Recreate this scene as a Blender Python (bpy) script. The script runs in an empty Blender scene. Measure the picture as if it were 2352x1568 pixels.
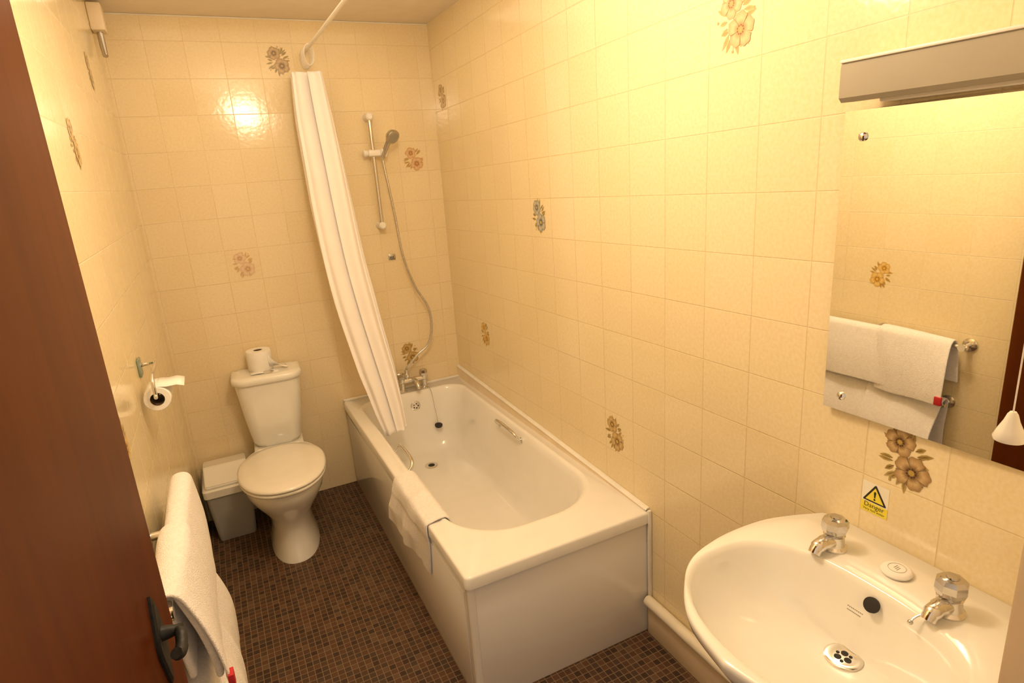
import bpy, bmesh, math, random
import numpy as np
from mathutils import Vector, Matrix
random.seed(7)
sc = bpy.context.scene
COL = sc.collection
PI = math.pi
# ------------------------------------------------------------------ camera
CAM = np.array([-1.2036, -3.2908, 1.6735]); F = 1404.646
R = np.array([[.89282,-.17991,.41278],[-.4452,-.21591,.86898],[-.06727,-.95972,-.27291]])
U_,S_,V_ = np.linalg.svd(R); R = U_@V_
XL, ZC, BL, ZR, YF = -1.4666, 2.413, 1.7875, .495, -3.03
def H(px, py, ax, val):
    d = R@np.array([px-1176, py-784, F]); t = (val-CAM[ax])/d[ax]
    return CAM+t*d
cd = bpy.data.cameras.new('camera'); cam = bpy.data.objects.new('camera', cd); COL.objects.link(cam)
m = Matrix.Identity(4)
for i in range(3):
    m[i][0] = R[i,0]; m[i][1] = -R[i,1]; m[i][2] = -R[i,2]; m[i][3] = CAM[i]
cam.matrix_world = m
cd.sensor_width = 36; cd.sensor_fit = 'HORIZONTAL'; cd.lens = F/2352*36; cd.clip_start = .02
sc.camera = cam
sc.view_settings.view_transform = 'Standard'
# ------------------------------------------------------------------ materials
def nt(name):
    ma = bpy.data.materials.new(name); ma.use_nodes = True
    t = ma.node_tree; t.nodes.clear()
    o = t.nodes.new('ShaderNodeOutputMaterial'); b = t.nodes.new('ShaderNodeBsdfPrincipled')
    t.links.new(b.outputs[0], o.inputs[0])
    return ma, t, b
def N(t, typ, **kw):
    n = t.nodes.new(typ)
    for k, v in kw.items():
        if k.startswith('i_'): n.inputs[k[2:].replace('_',' ')].default_value = v
        else: setattr(n, k, v)
    return n
def mat(name, col, rough=.4, metal=0, var=.06, nscale=12, bump=0, bscale=200, coat=0, trans=0, sub=0):
    ma, t, b = nt(name)
    tc = N(t, 'ShaderNodeTexCoord')
    n = N(t, 'ShaderNodeTexNoise'); n.inputs['Scale'].default_value = nscale; n.inputs['Detail'].default_value = 4
    t.links.new(tc.outputs['Object'], n.inputs['Vector'])
    r = N(t, 'ShaderNodeValToRGB')
    r.color_ramp.elements[0].position = .3; r.color_ramp.elements[1].position = .7
    r.color_ramp.elements[0].color = tuple(c*(1-var) for c in col)+(1,)
    r.color_ramp.elements[1].color = tuple(min(1,c*(1+var)) for c in col)+(1,)
    t.links.new(n.outputs['Fac'], r.inputs[0]); t.links.new(r.outputs[0], b.inputs['Base Color'])
    b.inputs['Roughness'].default_value = rough; b.inputs['Metallic'].default_value = metal
    b.inputs['Coat Weight'].default_value = coat
    if trans: b.inputs['Transmission Weight'].default_value = trans
    if bump:
        n2 = N(t, 'ShaderNodeTexNoise'); n2.inputs['Scale'].default_value = bscale; n2.inputs['Detail'].default_value = 2
        t.links.new(tc.outputs['Object'], n2.inputs['Vector'])
        bu = N(t, 'ShaderNodeBump'); bu.inputs['Strength'].default_value = bump; bu.inputs['Distance'].default_value = .004
        t.links.new(n2.outputs['Fac'], bu.inputs['Height']); t.links.new(bu.outputs[0], b.inputs['Normal'])
    return ma
def tile_mat(name, axis, w, h, ou, oz, c1, c2, mortar, rough=.13, msize=.0018, tilt=.0024, shear=0):
    ma, t, b = nt(name)
    tc = N(t, 'ShaderNodeTexCoord'); sp = N(t, 'ShaderNodeSeparateXYZ'); t.links.new(tc.outputs['Object'], sp.inputs[0])
    cb = N(t, 'ShaderNodeCombineXYZ')
    a = N(t, 'ShaderNodeMath', operation='SUBTRACT'); a.inputs[1].default_value = ou
    z = N(t, 'ShaderNodeMath', operation='SUBTRACT'); z.inputs[1].default_value = oz
    t.links.new(sp.outputs['X' if axis=='x' else 'Y'], a.inputs[0]); t.links.new(sp.outputs['Z'], z.inputs[0])
    sh = N(t, 'ShaderNodeMath', operation='MULTIPLY_ADD'); sh.inputs[1].default_value = shear
    t.links.new(a.outputs[0], sh.inputs[0]); t.links.new(z.outputs[0], sh.inputs[2])   # courses laid very slightly out of level
    t.links.new(a.outputs[0], cb.inputs[0]); t.links.new(sh.outputs[0], cb.inputs[1])
    br = N(t, 'ShaderNodeTexBrick', offset=0, squash=1)
    for k, v in (('Scale',1),('Mortar Size',msize),('Mortar Smooth',.6),('Bias',0),('Brick Width',w),('Row Height',h)): br.inputs[k].default_value = v
    br.inputs['Color1'].default_value = c1+(1,); br.inputs['Color2'].default_value = c2+(1,); br.inputs['Mortar'].default_value = mortar+(1,)
    t.links.new(cb.outputs[0], br.inputs['Vector'])
    n = N(t, 'ShaderNodeTexNoise'); n.inputs['Scale'].default_value = 110; n.inputs['Detail'].default_value = 4
    t.links.new(tc.outputs['Object'], n.inputs['Vector'])
    rp = N(t, 'ShaderNodeValToRGB'); rp.color_ramp.elements[0].position=.33; rp.color_ramp.elements[1].position=.67
    rp.color_ramp.elements[0].color=(.955,.915,.81,1); rp.color_ramp.elements[1].color=(1,1,1,1)
    t.links.new(n.outputs['Fac'], rp.inputs[0])
    mx = N(t, 'ShaderNodeMix', data_type='RGBA', blend_type='MULTIPLY'); mx.inputs[0].default_value = 1
    t.links.new(br.outputs['Color'], mx.inputs[6]); t.links.new(rp.outputs[0], mx.inputs[7])
    t.links.new(mx.outputs[2], b.inputs['Base Color'])
    ro = N(t, 'ShaderNodeMapRange'); ro.inputs['To Min'].default_value = rough; ro.inputs['To Max'].default_value = .35
    t.links.new(br.outputs['Fac'], ro.inputs[0]); t.links.new(ro.outputs[0], b.inputs['Roughness'])
    # each tile sits at its own very slight tilt
    dv = N(t, 'ShaderNodeVectorMath', operation='DIVIDE'); dv.inputs[1].default_value=(w,h,1); t.links.new(cb.outputs[0], dv.inputs[0])
    fl = N(t, 'ShaderNodeVectorMath', operation='FLOOR'); t.links.new(dv.outputs[0], fl.inputs[0])
    fr = N(t, 'ShaderNodeVectorMath', operation='FRACTION'); t.links.new(dv.outputs[0], fr.inputs[0])
    wn = N(t, 'ShaderNodeTexWhiteNoise', noise_dimensions='3D'); t.links.new(fl.outputs[0], wn.inputs['Vector'])
    s1 = N(t, 'ShaderNodeVectorMath', operation='SUBTRACT'); s1.inputs[1].default_value=(.5,.5,.5); t.links.new(wn.outputs['Color'], s1.inputs[0])
    s2 = N(t, 'ShaderNodeVectorMath', operation='MULTIPLY'); s2.inputs[1].default_value=(1,1,0); t.links.new(s1.outputs[0], s2.inputs[0])
    dt = N(t, 'ShaderNodeVectorMath', operation='DOT_PRODUCT'); t.links.new(s2.outputs[0], dt.inputs[0]); t.links.new(fr.outputs[0], dt.inputs[1])
    b0 = N(t, 'ShaderNodeBump'); b0.inputs['Strength'].default_value=1; b0.inputs['Distance'].default_value=tilt
    t.links.new(dt.outputs['Value'], b0.inputs['Height'])
    n2 = N(t, 'ShaderNodeTexNoise'); n2.inputs['Scale'].default_value = 48; n2.inputs['Detail'].default_value = 1
    t.links.new(tc.outputs['Object'], n2.inputs['Vector'])
    b1 = N(t, 'ShaderNodeBump', invert=True); b1.inputs['Strength'].default_value=.45; b1.inputs['Distance'].default_value=.0018
    t.links.new(br.outputs['Fac'], b1.inputs['Height']); t.links.new(b0.outputs[0], b1.inputs['Normal'])
    b2 = N(t, 'ShaderNodeBump'); b2.inputs['Strength'].default_value=.115; b2.inputs['Distance'].default_value=.003
    t.links.new(n2.outputs['Fac'], b2.inputs['Height']); t.links.new(b1.outputs[0], b2.inputs['Normal'])
    t.links.new(b2.outputs[0], b.inputs['Normal'])
    return ma
def floor_mat():
    ma, t, b = nt('mosaic_floor'); s = .0238
    tc = N(t, 'ShaderNodeTexCoord')
    br = N(t, 'ShaderNodeTexBrick', offset=0, squash=1)
    for k, v in (('Scale',1),('Mortar Size',.0013),('Mortar Smooth',.15),('Brick Width',s),('Row Height',s)): br.inputs[k].default_value = v
    br.inputs['Mortar'].default_value = (.235,.155,.092,1)
    sn = N(t, 'ShaderNodeVectorMath', operation='SNAP'); sn.inputs[1].default_value=(s,s,10)
    t.links.new(tc.outputs['Object'], sn.inputs[0])
    wn = N(t, 'ShaderNodeTexWhiteNoise', noise_dimensions='3D'); t.links.new(sn.outputs[0], wn.inputs['Vector'])
    rp = N(t, 'ShaderNodeValToRGB'); cr = rp.color_ramp; cr.interpolation='CONSTANT'
    cr.elements[0].color=(.046,.026,.017,1); cr.elements[1].position=.20; cr.elements[1].color=(.078,.041,.024,1)
    e=cr.elements.new(.45); e.color=(.102,.050,.028,1)
    e=cr.elements.new(.70); e.color=(.063,.039,.027,1)
    e=cr.elements.new(.88); e.color=(.125,.072,.043,1)
    t.links.new(wn.outputs['Value'], rp.inputs[0])
    t.links.new(tc.outputs['Object'], br.inputs['Vector'])
    t.links.new(rp.outputs[0], br.inputs['Color1']); t.links.new(rp.outputs[0], br.inputs['Color2'])
    t.links.new(br.outputs['Color'], b.inputs['Base Color'])
    b.inputs['Roughness'].default_value=.5; b.inputs['Specular IOR Level'].default_value=.3
    bu = N(t, 'ShaderNodeBump', invert=True); bu.inputs['Strength'].default_value=.4; bu.inputs['Distance'].default_value=.001
    t.links.new(br.outputs['Fac'], bu.inputs['Height']); t.links.new(bu.outputs[0], b.inputs['Normal'])
    return ma
def wood_mat():
    ma, t, b = nt('red_brown_wood')
    tc = N(t, 'ShaderNodeTexCoord'); mp = N(t, 'ShaderNodeMapping'); mp.inputs['Scale'].default_value=(10,10,.8)
    t.links.new(tc.outputs['Object'], mp.inputs[0])
    n = N(t, 'ShaderNodeTexNoise'); n.inputs['Scale'].default_value=2.2; n.inputs['Detail'].default_value=7; n.inputs['Distortion'].default_value=1.0
    t.links.new(mp.outputs[0], n.inputs['Vector'])
    rp = N(t, 'ShaderNodeValToRGB'); rp.color_ramp.elements[0].position=.25; rp.color_ramp.elements[1].position=.8
    rp.color_ramp.elements[0].color=(.072,.0140,.0012,1); rp.color_ramp.elements[1].color=(.114,.0245,.0020,1)
    t.links.new(n.outputs['Fac'], rp.inputs[0]); t.links.new(rp.outputs[0], b.inputs['Base Color']); b.inputs['Roughness'].default_value=.32
    b.inputs['Specular IOR Level'].default_value=.12
    return ma
def attr_mat():
    ma, t, b = nt('printed_transfer')
    a = N(t, 'ShaderNodeAttribute', attribute_name='Col')
    n = N(t, 'ShaderNodeTexNoise'); n.inputs['Scale'].default_value = 300
    tc = N(t, 'ShaderNodeTexCoord'); t.links.new(tc.outputs['Object'], n.inputs['Vector'])
    rp = N(t, 'ShaderNodeValToRGB'); rp.color_ramp.elements[0].color=(.8,.8,.8,1); rp.color_ramp.elements[1].color=(1,1,1,1)
    t.links.new(n.outputs['Fac'], rp.inputs[0])
    mx = N(t, 'ShaderNodeMix', data_type='RGBA', blend_type='MULTIPLY'); mx.inputs[0].default_value=1
    t.links.new(a.outputs['Color'], mx.inputs[6]); t.links.new(rp.outputs[0], mx.inputs[7])
    t.links.new(mx.outputs[2], b.inputs['Base Color']); b.inputs['Roughness'].default_value=.25
    return ma
T1,T2 = (.85,.725,.48),(.865,.75,.515)
M = dict(
 tile_r=tile_mat('cream_tile_right','y',.1665,.1535,-2.5227,1.583,T1,T2,(.80,.655,.415),shear=.025),
 tile_l=tile_mat('cream_tile_left','y',.1665,.1535,-2.5227,1.5335,T1,T2,(.88,.77,.56)),
 tile_b=tile_mat('cream_tile_back','x',.154,.155,-.9946,2.1535,(.845,.71,.475),(.87,.745,.52),(.83,.69,.465)),
 floor=floor_mat(), wood=wood_mat(), print=attr_mat(),
 ceil=mat('ceiling_paint',(.87,.79,.68),.8,var=.03,bump=.15,bscale=120),
 frame=mat('cream_paint',(.80,.67,.48),.45),
 jamb=mat('tan_frame_paint',(.70,.53,.33),.45),
 skirt=mat('beige_skirting',(.70,.56,.38),.4),
 acrylic=mat('white_acrylic',(.89,.865,.82),.16,var=.015,coat=.4),
 panel=mat('white_panel',(.91,.885,.86),.16,var=.02,nscale=3,bump=.03,bscale=6,coat=.3),
 ceramic=mat('white_ceramic',(.88,.86,.80),.10,var=.02,coat=.5),
 seatpl=mat('cream_seat_plastic',(.87,.83,.74),.16,var=.02,coat=.4),
 chrome=mat('chrome',(.74,.72,.69),.12,1,var=.03),
 dull=mat('satin_metal',(.56,.54,.51),.26,1,var=.06),
 hose=mat('hose_steel',(.70,.68,.64),.28,1,var=.2,nscale=160),
 whitepl=mat('white_plastic',(.85,.81,.74),.35),
 cloth=mat('white_towelling',(.925,.885,.865),.95,var=.04,nscale=90,bump=.8,bscale=330),
 cloth2=mat('white_cotton',(.92,.89,.87),.9,var=.03,nscale=30,bump=.5,bscale=330),
 curtain=mat('curtain_fabric',(.945,.90,.885),.75,var=.02,nscale=8,bump=.06,bscale=600),
 paper=mat('tissue_paper',(.92,.89,.84),.95,var=.03,bump=.2,bscale=300),
 card=mat('cardboard',(.13,.075,.035),.9),
 dark=mat('dark_hole',(.015,.012,.01),.6),
 rubber=mat('black_rubber',(.02,.018,.016),.55),
 iron=mat('black_iron',(.010,.009,.008),.55,0,var=.2,nscale=60,bump=.3,bscale=90),
 bin=mat('grey_plastic',(.40,.385,.355),.4),
 glassg=mat('grey_green_glass',(.20,.25,.19),.1,var=.2),
 diff=mat('grey_diffuser',(.36,.315,.235),.6,var=.03),
 red=mat('red_label',(.55,.02,.03),.7), yellow=mat('yellow_vinyl',(.85,.72,.05),.4), white=mat('white_vinyl',(.88,.84,.72),.4),
 black=mat('black_ink',(.015,.013,.01),.6), grey=mat('grey_ink',(.35,.32,.27),.6),
 pipe=mat('pipe_paint',(.85,.77,.62),.35), caulk=mat('sealant',(.86,.82,.74),.5),
 crystal=mat('faceted_chrome',(.62,.60,.58),.10,1,var=.06,nscale=40),
)
mm, t_, b_ = nt('mirror_glass'); b_.inputs['Metallic'].default_value=1; b_.inputs['Roughness'].default_value=.012
nn = N(t_,'ShaderNodeTexNoise'); rr_ = N(t_,'ShaderNodeValToRGB'); rr_.color_ramp.elements[0].color=(.95,.955,.91,1); rr_.color_ramp.elements[1].color=(.96,.965,.92,1)
t_.links.new(nn.outputs['Fac'], rr_.inputs[0]); t_.links.new(rr_.outputs[0], b_.inputs['Base Color']); M['mirror']=mm
# ------------------------------------------------------------------ mesh helpers
ORG = {}
def obj(name, bm, ma, parent=None, local=False, angle=40, mods=()):
    bmesh.ops.remove_doubles(bm, verts=bm.verts, dist=1e-6)
    bmesh.ops.recalc_face_normals(bm, faces=bm.faces)
    me = bpy.data.meshes.new(name); bm.to_mesh(me); bm.free()
    return finish(name, me, ma, parent, local, angle, mods)
def finish(name, me, ma, parent=None, local=False, angle=40, mods=()):
    me.materials.append(ma)
    o = bpy.data.objects.new(name, me); COL.objects.link(o)
    if angle:
        for p in me.polygons: p.use_smooth = True
        me.set_sharp_from_angle(angle=math.radians(angle))
    if parent is not None:
        o.parent = parent; org = ORG.get(parent.name, Vector((0,0,0)))
        if not local: me.transform(Matrix.Translation(-org))
        ORG[o.name] = org
    else: ORG[o.name] = Vector((0,0,0))
    for typ, kw in mods:
        md = o.modifiers.new(typ.lower(), typ)
        for k, v in kw.items(): setattr(md, k, v)
    return o
def thing(name, label, cat, loc, group=None, rz=0):
    o = bpy.data.objects.new(name, None); COL.objects.link(o); o.location = loc; o.rotation_euler = (0,0,rz)
    o.empty_display_size = .05; ORG[o.name] = Vector(loc)
    o['label'] = label; o['category'] = cat
    if group: o['group'] = group
    return o
def tag(o, label, cat, group=None):
    o['label'] = label; o['category'] = cat
    if group: o['group'] = group
    return o
def struct(name, bm, ma, angle=30):
    o = obj(name, bm, ma, None, angle=angle); o['kind'] = 'structure'; return o
def nb(): return bmesh.new()
def box(bm, x0,x1,y0,y1,z0,z1, bev=0, seg=2):
    vs = [bm.verts.new((x,y,z)) for x in (x0,x1) for y in (y0,y1) for z in (z0,z1)]
    fs = [(0,1,3,2),(4,6,7,5),(0,4,5,1),(2,3,7,6),(0,2,6,4),(1,5,7,3)]
    ff = [bm.faces.new([vs[i] for i in f]) for f in fs]
    if bev:
        ed = list({e for f in ff for e in f.edges})
        bmesh.ops.bevel(bm, geom=ed, offset=bev, segments=seg, affect='EDGES', profile=.5)
    return bm
def loft(bm, rings, c0=True, c1=True, closed=True):
    V = [[bm.verts.new(p) for p in r] for r in rings]
    n = len(V[0])
    for a, b in zip(V[:-1], V[1:]):
        for i in range(n if closed else n-1):
            j = (i+1)%n
            try: bm.faces.new((a[i],a[j],b[j],b[i]))
            except ValueError: pass
    if closed and c0: bm.faces.new(V[0][::-1])
    if closed and c1: bm.faces.new(V[-1])
    return bm
def basis(d):
    d = Vector(d).normalized(); up = Vector((0,0,1)) if abs(d.z)<.95 else Vector((1,0,0))
    a = d.cross(up).normalized(); b = a.cross(d).normalized()
    return a, b, d
def lathe(bm, prof, c, axis=(0,0,1), n=32, c0=True, c1=True):
    a, b, d = basis(axis); c = Vector(c)
    rings = [[c+d*h+a*(r*math.cos(2*PI*i/n))+b*(r*math.sin(2*PI*i/n)) for i in range(n)] for r,h in prof]
    return loft(bm, rings, c0, c1)
def smooth_path(pts, n=8):
    P = [Vector(p) for p in pts]; out = []
    for i in range(len(P)-1):
        p0 = P[max(i-1,0)]; p1 = P[i]; p2 = P[i+1]; p3 = P[min(i+2,len(P)-1)]
        for k in range(n):
            t = k/n
            out.append(.5*((2*p1)+(p2-p0)*t+(2*p0-5*p1+4*p2-p3)*t*t+(3*p1-p0-3*p2+p3)*t**3))
    out.append(P[-1]); return out
def sweep(bm, pts, r, n=12):
    P = [Vector(p) for p in pts]; rs = r if isinstance(r,(list,tuple)) else [r]*len(P)
    T = [(P[min(i+1,len(P)-1)]-P[max(i-1,0)]).normalized() for i in range(len(P))]
    a, b, _ = basis(T[0]); rings = []
    for i, p in enumerate(P):
        a = (a-T[i]*a.dot(T[i])).normalized(); b = T[i].cross(a)
        rings.append([p+a*(rs[i]*math.cos(2*PI*k/n))+b*(rs[i]*math.sin(2*PI*k/n)) for k in range(n)])
    return loft(bm, rings)
def rrect(x0,x1,y0,y1,rf,rb,z,n=10):
    out = []
    for cx,cy,r,a0 in ((x1-rf,y0+rf,rf,-PI/2),(x1-rb,y1-rb,rb,0),(x0+rb,y1-rb,rb,PI/2),(x0+rf,y0+rf,rf,PI)):
        for i in range(n+1):
            a = a0+PI/2*i/n; out.append((cx+r*math.cos(a),cy+r*math.sin(a),z))
    return out
def egg(cx, yb, yf, hw, z, n=48, p=2.3, ysplit=.45):
    yc = yb+(yf-yb)*ysplit; out = []
    for i in range(n):
        a = 2*PI*i/n; c, s = math.cos(a), math.sin(a)
        x = hw*math.copysign(abs(c)**(2/p), c); k = math.copysign(abs(s)**(2/p), s)
        y = yc+k*((yb-yc) if s>0 else (yc-yf)); out.append((cx+x, y, z))
    return out
def textmesh(body, size):
    cu = bpy.data.curves.new('text','FONT'); cu.body = body; cu.size = size; cu.align_x='CENTER'; cu.align_y='CENTER'
    o = bpy.data.objects.new('text', cu); COL.objects.link(o); bpy.context.view_layer.update()
    me = bpy.data.meshes.new_from_object(o.evaluated_get(bpy.context.evaluated_depsgraph_get()))
    bpy.data.objects.remove(o); bpy.data.curves.remove(cu); return me
def wmap(side, a, z):
    if side=='R': return lambda u,v,o: (-o, a-u, z+v)
    if side=='B': return lambda u,v,o: (a+u, -o, z+v)
    return lambda u,v,o: (XL+o, a+u, z+v)
# ------------------------------------------------------------------ room shell
bm = nb(); box(bm, XL-.1, .1, -4.2, .1, -.08, 0); struct('floor', bm, M['floor'])
bm = nb(); box(bm, XL-.1, .1, YF-.1, .1, ZC, ZC+.08); struct('ceiling', bm, M['ceil'])
bm = nb(); box(bm, XL-.1, .1, 0, .1, 0, ZC); wall_b = struct('wall_back', bm, M['tile_b'])
bm = nb(); box(bm, 0, .1, YF-.1, 0, 0, ZC); wall_r = struct('wall_right', bm, M['tile_r'])
bm = nb(); box(bm, XL-.1, XL, YF-.1, 0, 0, ZC); wall_l = struct('wall_left', bm, M['tile_l'])
bm = nb(); box(bm, -.50, 0, YF-.1, YF, 0, ZC); box(bm, XL, -.50, YF-.1, YF, 2.06, ZC); struct('wall_front', bm, M['ceil'])
bm = nb(); box(bm, -.52, -.50, YF-.11, YF+.005, 0, 2.06, .004); struct('trim_1', bm, M['jamb'])
bm = nb(); box(bm, -.022, 0, YF, -BL-.002, 0, .118, .004); struct('baseboard_right', bm, M['skirt'])
bm = nb()
loft(bm, [[(XL,-.001,ZC-.006),(XL,-.006,ZC-.001),(XL,-.001,ZC-.001)],[(0,-.001,ZC-.006),(0,-.006,ZC-.001),(0,-.001,ZC-.001)]])
struct('trim_2', bm, M['caulk'])
# ------------------------------------------------------------------ flower transfers on the tiles
PAL = dict(
 brown=((.095,.036,.009),(.58,.36,.14),(.36,.25,.05),(.50,.34,.07)),
 gold=((.22,.105,.018),(.68,.44,.12),(.42,.30,.06),(.70,.48,.09)),
 yellow=((.50,.22,.02),(.88,.60,.16),(.45,.30,.08),(.85,.5,.08)),
 orange=((.42,.14,.04),(.86,.55,.28),(.55,.38,.10),(.70,.35,.08)),
 pink=((.58,.28,.14),(.90,.68,.48),(.66,.46,.18),(.80,.50,.15)),
 blue=((.10,.12,.12),(.55,.53,.45),(.45,.33,.08),(.70,.45,.10)))
def flower(side, a, z, pal, s=1.0, seed=0, parent=None, fade=0):
    rnd = random.Random(seed); bm = nb(); lay = bm.loops.layers.float_color.new('Col'); f = wmap(side, a, z)
    base = (.85,.72,.48)
    dk, lt, lf, ce = [tuple(c*(1-fade)+b*fade for c,b in zip(x,base)) for x in PAL[pal]]
    def mixc(c1,c2,t): return tuple(p*(1-t)+q*t for p,q in zip(c1,c2))
    def face(pts, cols, o):
        vs = [bm.verts.new(f(u*s,v*s,o)) for u,v in pts]; fc = bm.faces.new(vs)
        for l, c in zip(fc.loops, cols): l[lay] = c+(1,)
    def leaf(x,y,ang,L,W,o):
        d = (math.cos(ang),math.sin(ang)); q = (-d[1],d[0])
        c1 = mixc(lf,(.80,.64,.32),rnd.uniform(0,.45)); c2 = mixc(lf,dk,rnd.uniform(.25,.6))
        P = [(0,0),(.28,.42),(.60,.46),(.82,.24),(1,0),(.82,-.24),(.60,-.46),(.28,-.42)]
        pts = [(x+d[0]*L*p+q[0]*W*w, y+d[1]*L*p+q[1]*W*w) for p,w in P]
        for i in range(8):
            j=(i+1)%8; cpt=(x+d[0]*L*.5, y+d[1]*L*.5)
            face([cpt,pts[i],pts[j]],[c2,c1,c1],o)
        face([(x-q[0]*.0006,y-q[1]*.0006),(x+d[0]*L*.9,y+d[1]*L*.9),(x+q[0]*.0006,y+q[1]*.0006)],[dk]*3,o+.00004)
    cen = [(-.013,.033,.030),(.015,-.022,.036)]
    for i in range(22):
        an = 2*PI*i/22+rnd.uniform(-.15,.15)
        leaf(.024*math.cos(an), .036*math.sin(an), an+rnd.uniform(-.45,.45), rnd.uniform(.020,.036), .010, .0005+.00001*i)
    for i in range(5):
        an = rnd.uniform(0,6.28); x,y = .050*math.cos(an), .062*math.sin(an)
        face([(.03*math.cos(an),.04*math.sin(an)),(x-.0006,y),(x+.0006,y)],[dk]*3,.0005)
        n=8; face([(x+.003*math.cos(2*PI*k/n),y+.003*math.sin(2*PI*k/n)) for k in range(n)],[ce]*n,.00075)
    for fi,(cx,cy,r) in enumerate(cen):
        rot = rnd.uniform(0,1)
        for k in range(5):
            an = rot+2*PI*k/5; pts = []; nn_ = 12
            for i in range(nn_+1):
                t = -.60+1.20*i/nn_; rr = r*(.80+.20*math.cos(t*2.3)+.035*math.cos(t*13+k)); pts.append((cx+rr*math.cos(an+t), cy+rr*math.sin(an+t)))
            mid = [((p[0]-cx)*.6+cx,(p[1]-cy)*.6+cy) for p in pts]
            inn = [((p[0]-cx)*.28+cx,(p[1]-cy)*.28+cy) for p in pts]
            o = .0008+.00005*k+.0004*fi
            edge = mixc(lt,dk,.45); hi = mixc(lt,(.92,.78,.50),.25)
            for i in range(nn_):
                e0 = dk if i==0 else edge; e1 = dk if i==nn_-1 else edge
                m0 = mixc(lt,dk,.5) if i==0 else hi; m1 = mixc(lt,dk,.5) if i==nn_-1 else hi
                face([mid[i],pts[i],pts[i+1],mid[i+1]],[m0,e0,e1,m1],o)
                face([inn[i],mid[i],mid[i+1],inn[i+1]],[mixc(lt,dk,.6),m0,m1,mixc(lt,dk,.6)],o)
                face([(cx,cy),inn[i],inn[i+1]],[dk,mixc(lt,dk,.6),mixc(lt,dk,.6)],o)
            for q in (-.46,-.32,-.18,-.05,.09,.22,.36,.48):
                L = r*rnd.uniform(.58,.86); w=.030
                face([(cx+.22*r*math.cos(an+q-w*2),cy+.22*r*math.sin(an+q-w*2)),(cx+L*math.cos(an+q),cy+L*math.sin(an+q)),(cx+.22*r*math.cos(an+q+w*2),cy+.22*r*math.sin(an+q+w*2))],[dk,mixc(lt,dk,.6),dk],o+.00003)
        n=10
        face([(cx+.17*r*math.cos(2*PI*i/n),cy+.17*r*math.sin(2*PI*i/n)) for i in range(n)],[ce]*n,.00115+.0004*fi)
        for i in range(9):
            a2=2*PI*i/9; x0,y0=cx+.24*r*math.cos(a2),cy+.24*r*math.sin(a2); d=.035*r
            face([(x0-d,y0-d),(x0+d,y0-d),(x0+d,y0+d),(x0-d,y0+d)],[tuple(c*.5 for c in dk)]*4,.00125+.0004*fi)
    me = bpy.data.meshes.new('flower_motif'); bm.to_mesh(me); bm.free()
    return finish('flower_motif', me, M['print'], parent, angle=0)
for side,px,py,pal,sd,sz,fade in (('B',638,140,'brown',1,1.0,.12),('B',560,608,'pink',2,1.0,.25),('B',950,366,'orange',3,1.0,.1),('B',941,812,'gold',4,1.0,0),
  ('R',1690,45,'orange',5,1.12,.25),('R',1238,497,'blue',6,1.05,0),('R',1115,767,'yellow',7,1.0,0),('R',1412,997,'gold',8,1.05,.05),('R',2079,1056,'brown',9,1.06,0),('R',1015,222,'gold',10,1,.2),
  ('L',170,330,'gold',11,1,.1),('L',206,165,'gold',12,1,.2)):
    P = H(px,py,1,0) if side=='B' else H(px,py,0,0 if side=='R' else XL)
    flower(side, P[0] if side=='B' else P[1], P[2], pal, sz, sd, dict(B=wall_b,R=wall_r,L=wall_l)[side], fade)
flower('L', -1.69, 1.115, 'yellow', .92, 20, wall_l)
# ------------------------------------------------------------------ bath
bath = thing('bathtub','white panelled bathtub against the right wall','bathtub',(-.35,-BL/2,0))
bm = nb()
o0 = (-.70,-.003,-BL,-.003)
rings = [rrect(*o0,.02,.015,.452), rrect(*o0,.02,.015,.487), rrect(-.697,-.006,-BL+.003,-.006,.02,.015,.493), rrect(-.692,-.011,-BL+.008,-.011,.02,.015,.495),
 rrect(-.655,-.045,-1.66,-.105,.24,.10,.496), rrect(-.648,-.052,-1.645,-.112,.235,.10,.502), rrect(-.640,-.060,-1.63,-.120,.23,.10,.501), rrect(-.630,-.070,-1.612,-.128,.22,.10,.489),
 rrect(-.622,-.078,-1.59,-.134,.21,.10,.46), rrect(-.605,-.095,-1.52,-.142,.20,.11,.36), rrect(-.590,-.110,-1.43,-.152,.19,.11,.25),
 rrect(-.570,-.130,-1.33,-.175,.17,.11,.175), rrect(-.535,-.165,-1.25,-.215,.14,.10,.145), rrect(-.46,-.24,-1.10,-.30,.08,.07,.136)]
loft(bm, rings, c0=False); obj('tub', bm, M['acrylic'], bath, angle=50)
bm = nb(); box(bm, -.690,-.672,-BL+.028,-.012,0,.45,.003); box(bm,-.694,-.690,-BL+.05,-.03,.05,.415,.0019); obj('side_panel', bm, M['panel'], bath)
bm = nb(); box(bm, -.680,-.006,-BL+.010,-BL+.026,0,.45,.003); obj('end_panel', bm, M['panel'], bath)
bm = nb(); loft(bm,[rrect(-.694,-.667,-BL+.006,-BL+.034,.010,.004,z) for z in (0,.45)]); obj('corner_strip', bm, M['panel'], bath)
bm = nb(); loft(bm,[[(-.016,y,.494),(-.001,y,.494),(-.001,y,zt),(-.014,y,zt)] for y,zt in ((-.002,.562),(-1.0,.530),(-BL+.02,.502))]); obj('upstand', bm, M['frame'], bath)
bm = nb(); loft(bm,[[(-.018,y,zt-.003),(-.001,y,zt-.003),(-.001,y,zt+.004),(-.010,y,zt+.004)] for y,zt in ((-.002,.562),(-1.0,.530),(-BL+.01,.502))]); box(bm,-.70,-.001,-.016,-.001,.494,.507,.004); box(bm,-.014,-.001,-BL-.004,-BL+.008,0,.50,.003); obj('sealant_bead', bm, M['caulk'], bath)
bm = nb(); lathe(bm,[(.036,0),(.036,.003),(.031,.0055),(.019,.0035)],(-.336,-.33,.1365)); dr = obj('drain',bm,M['chrome'],bath)
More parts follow.
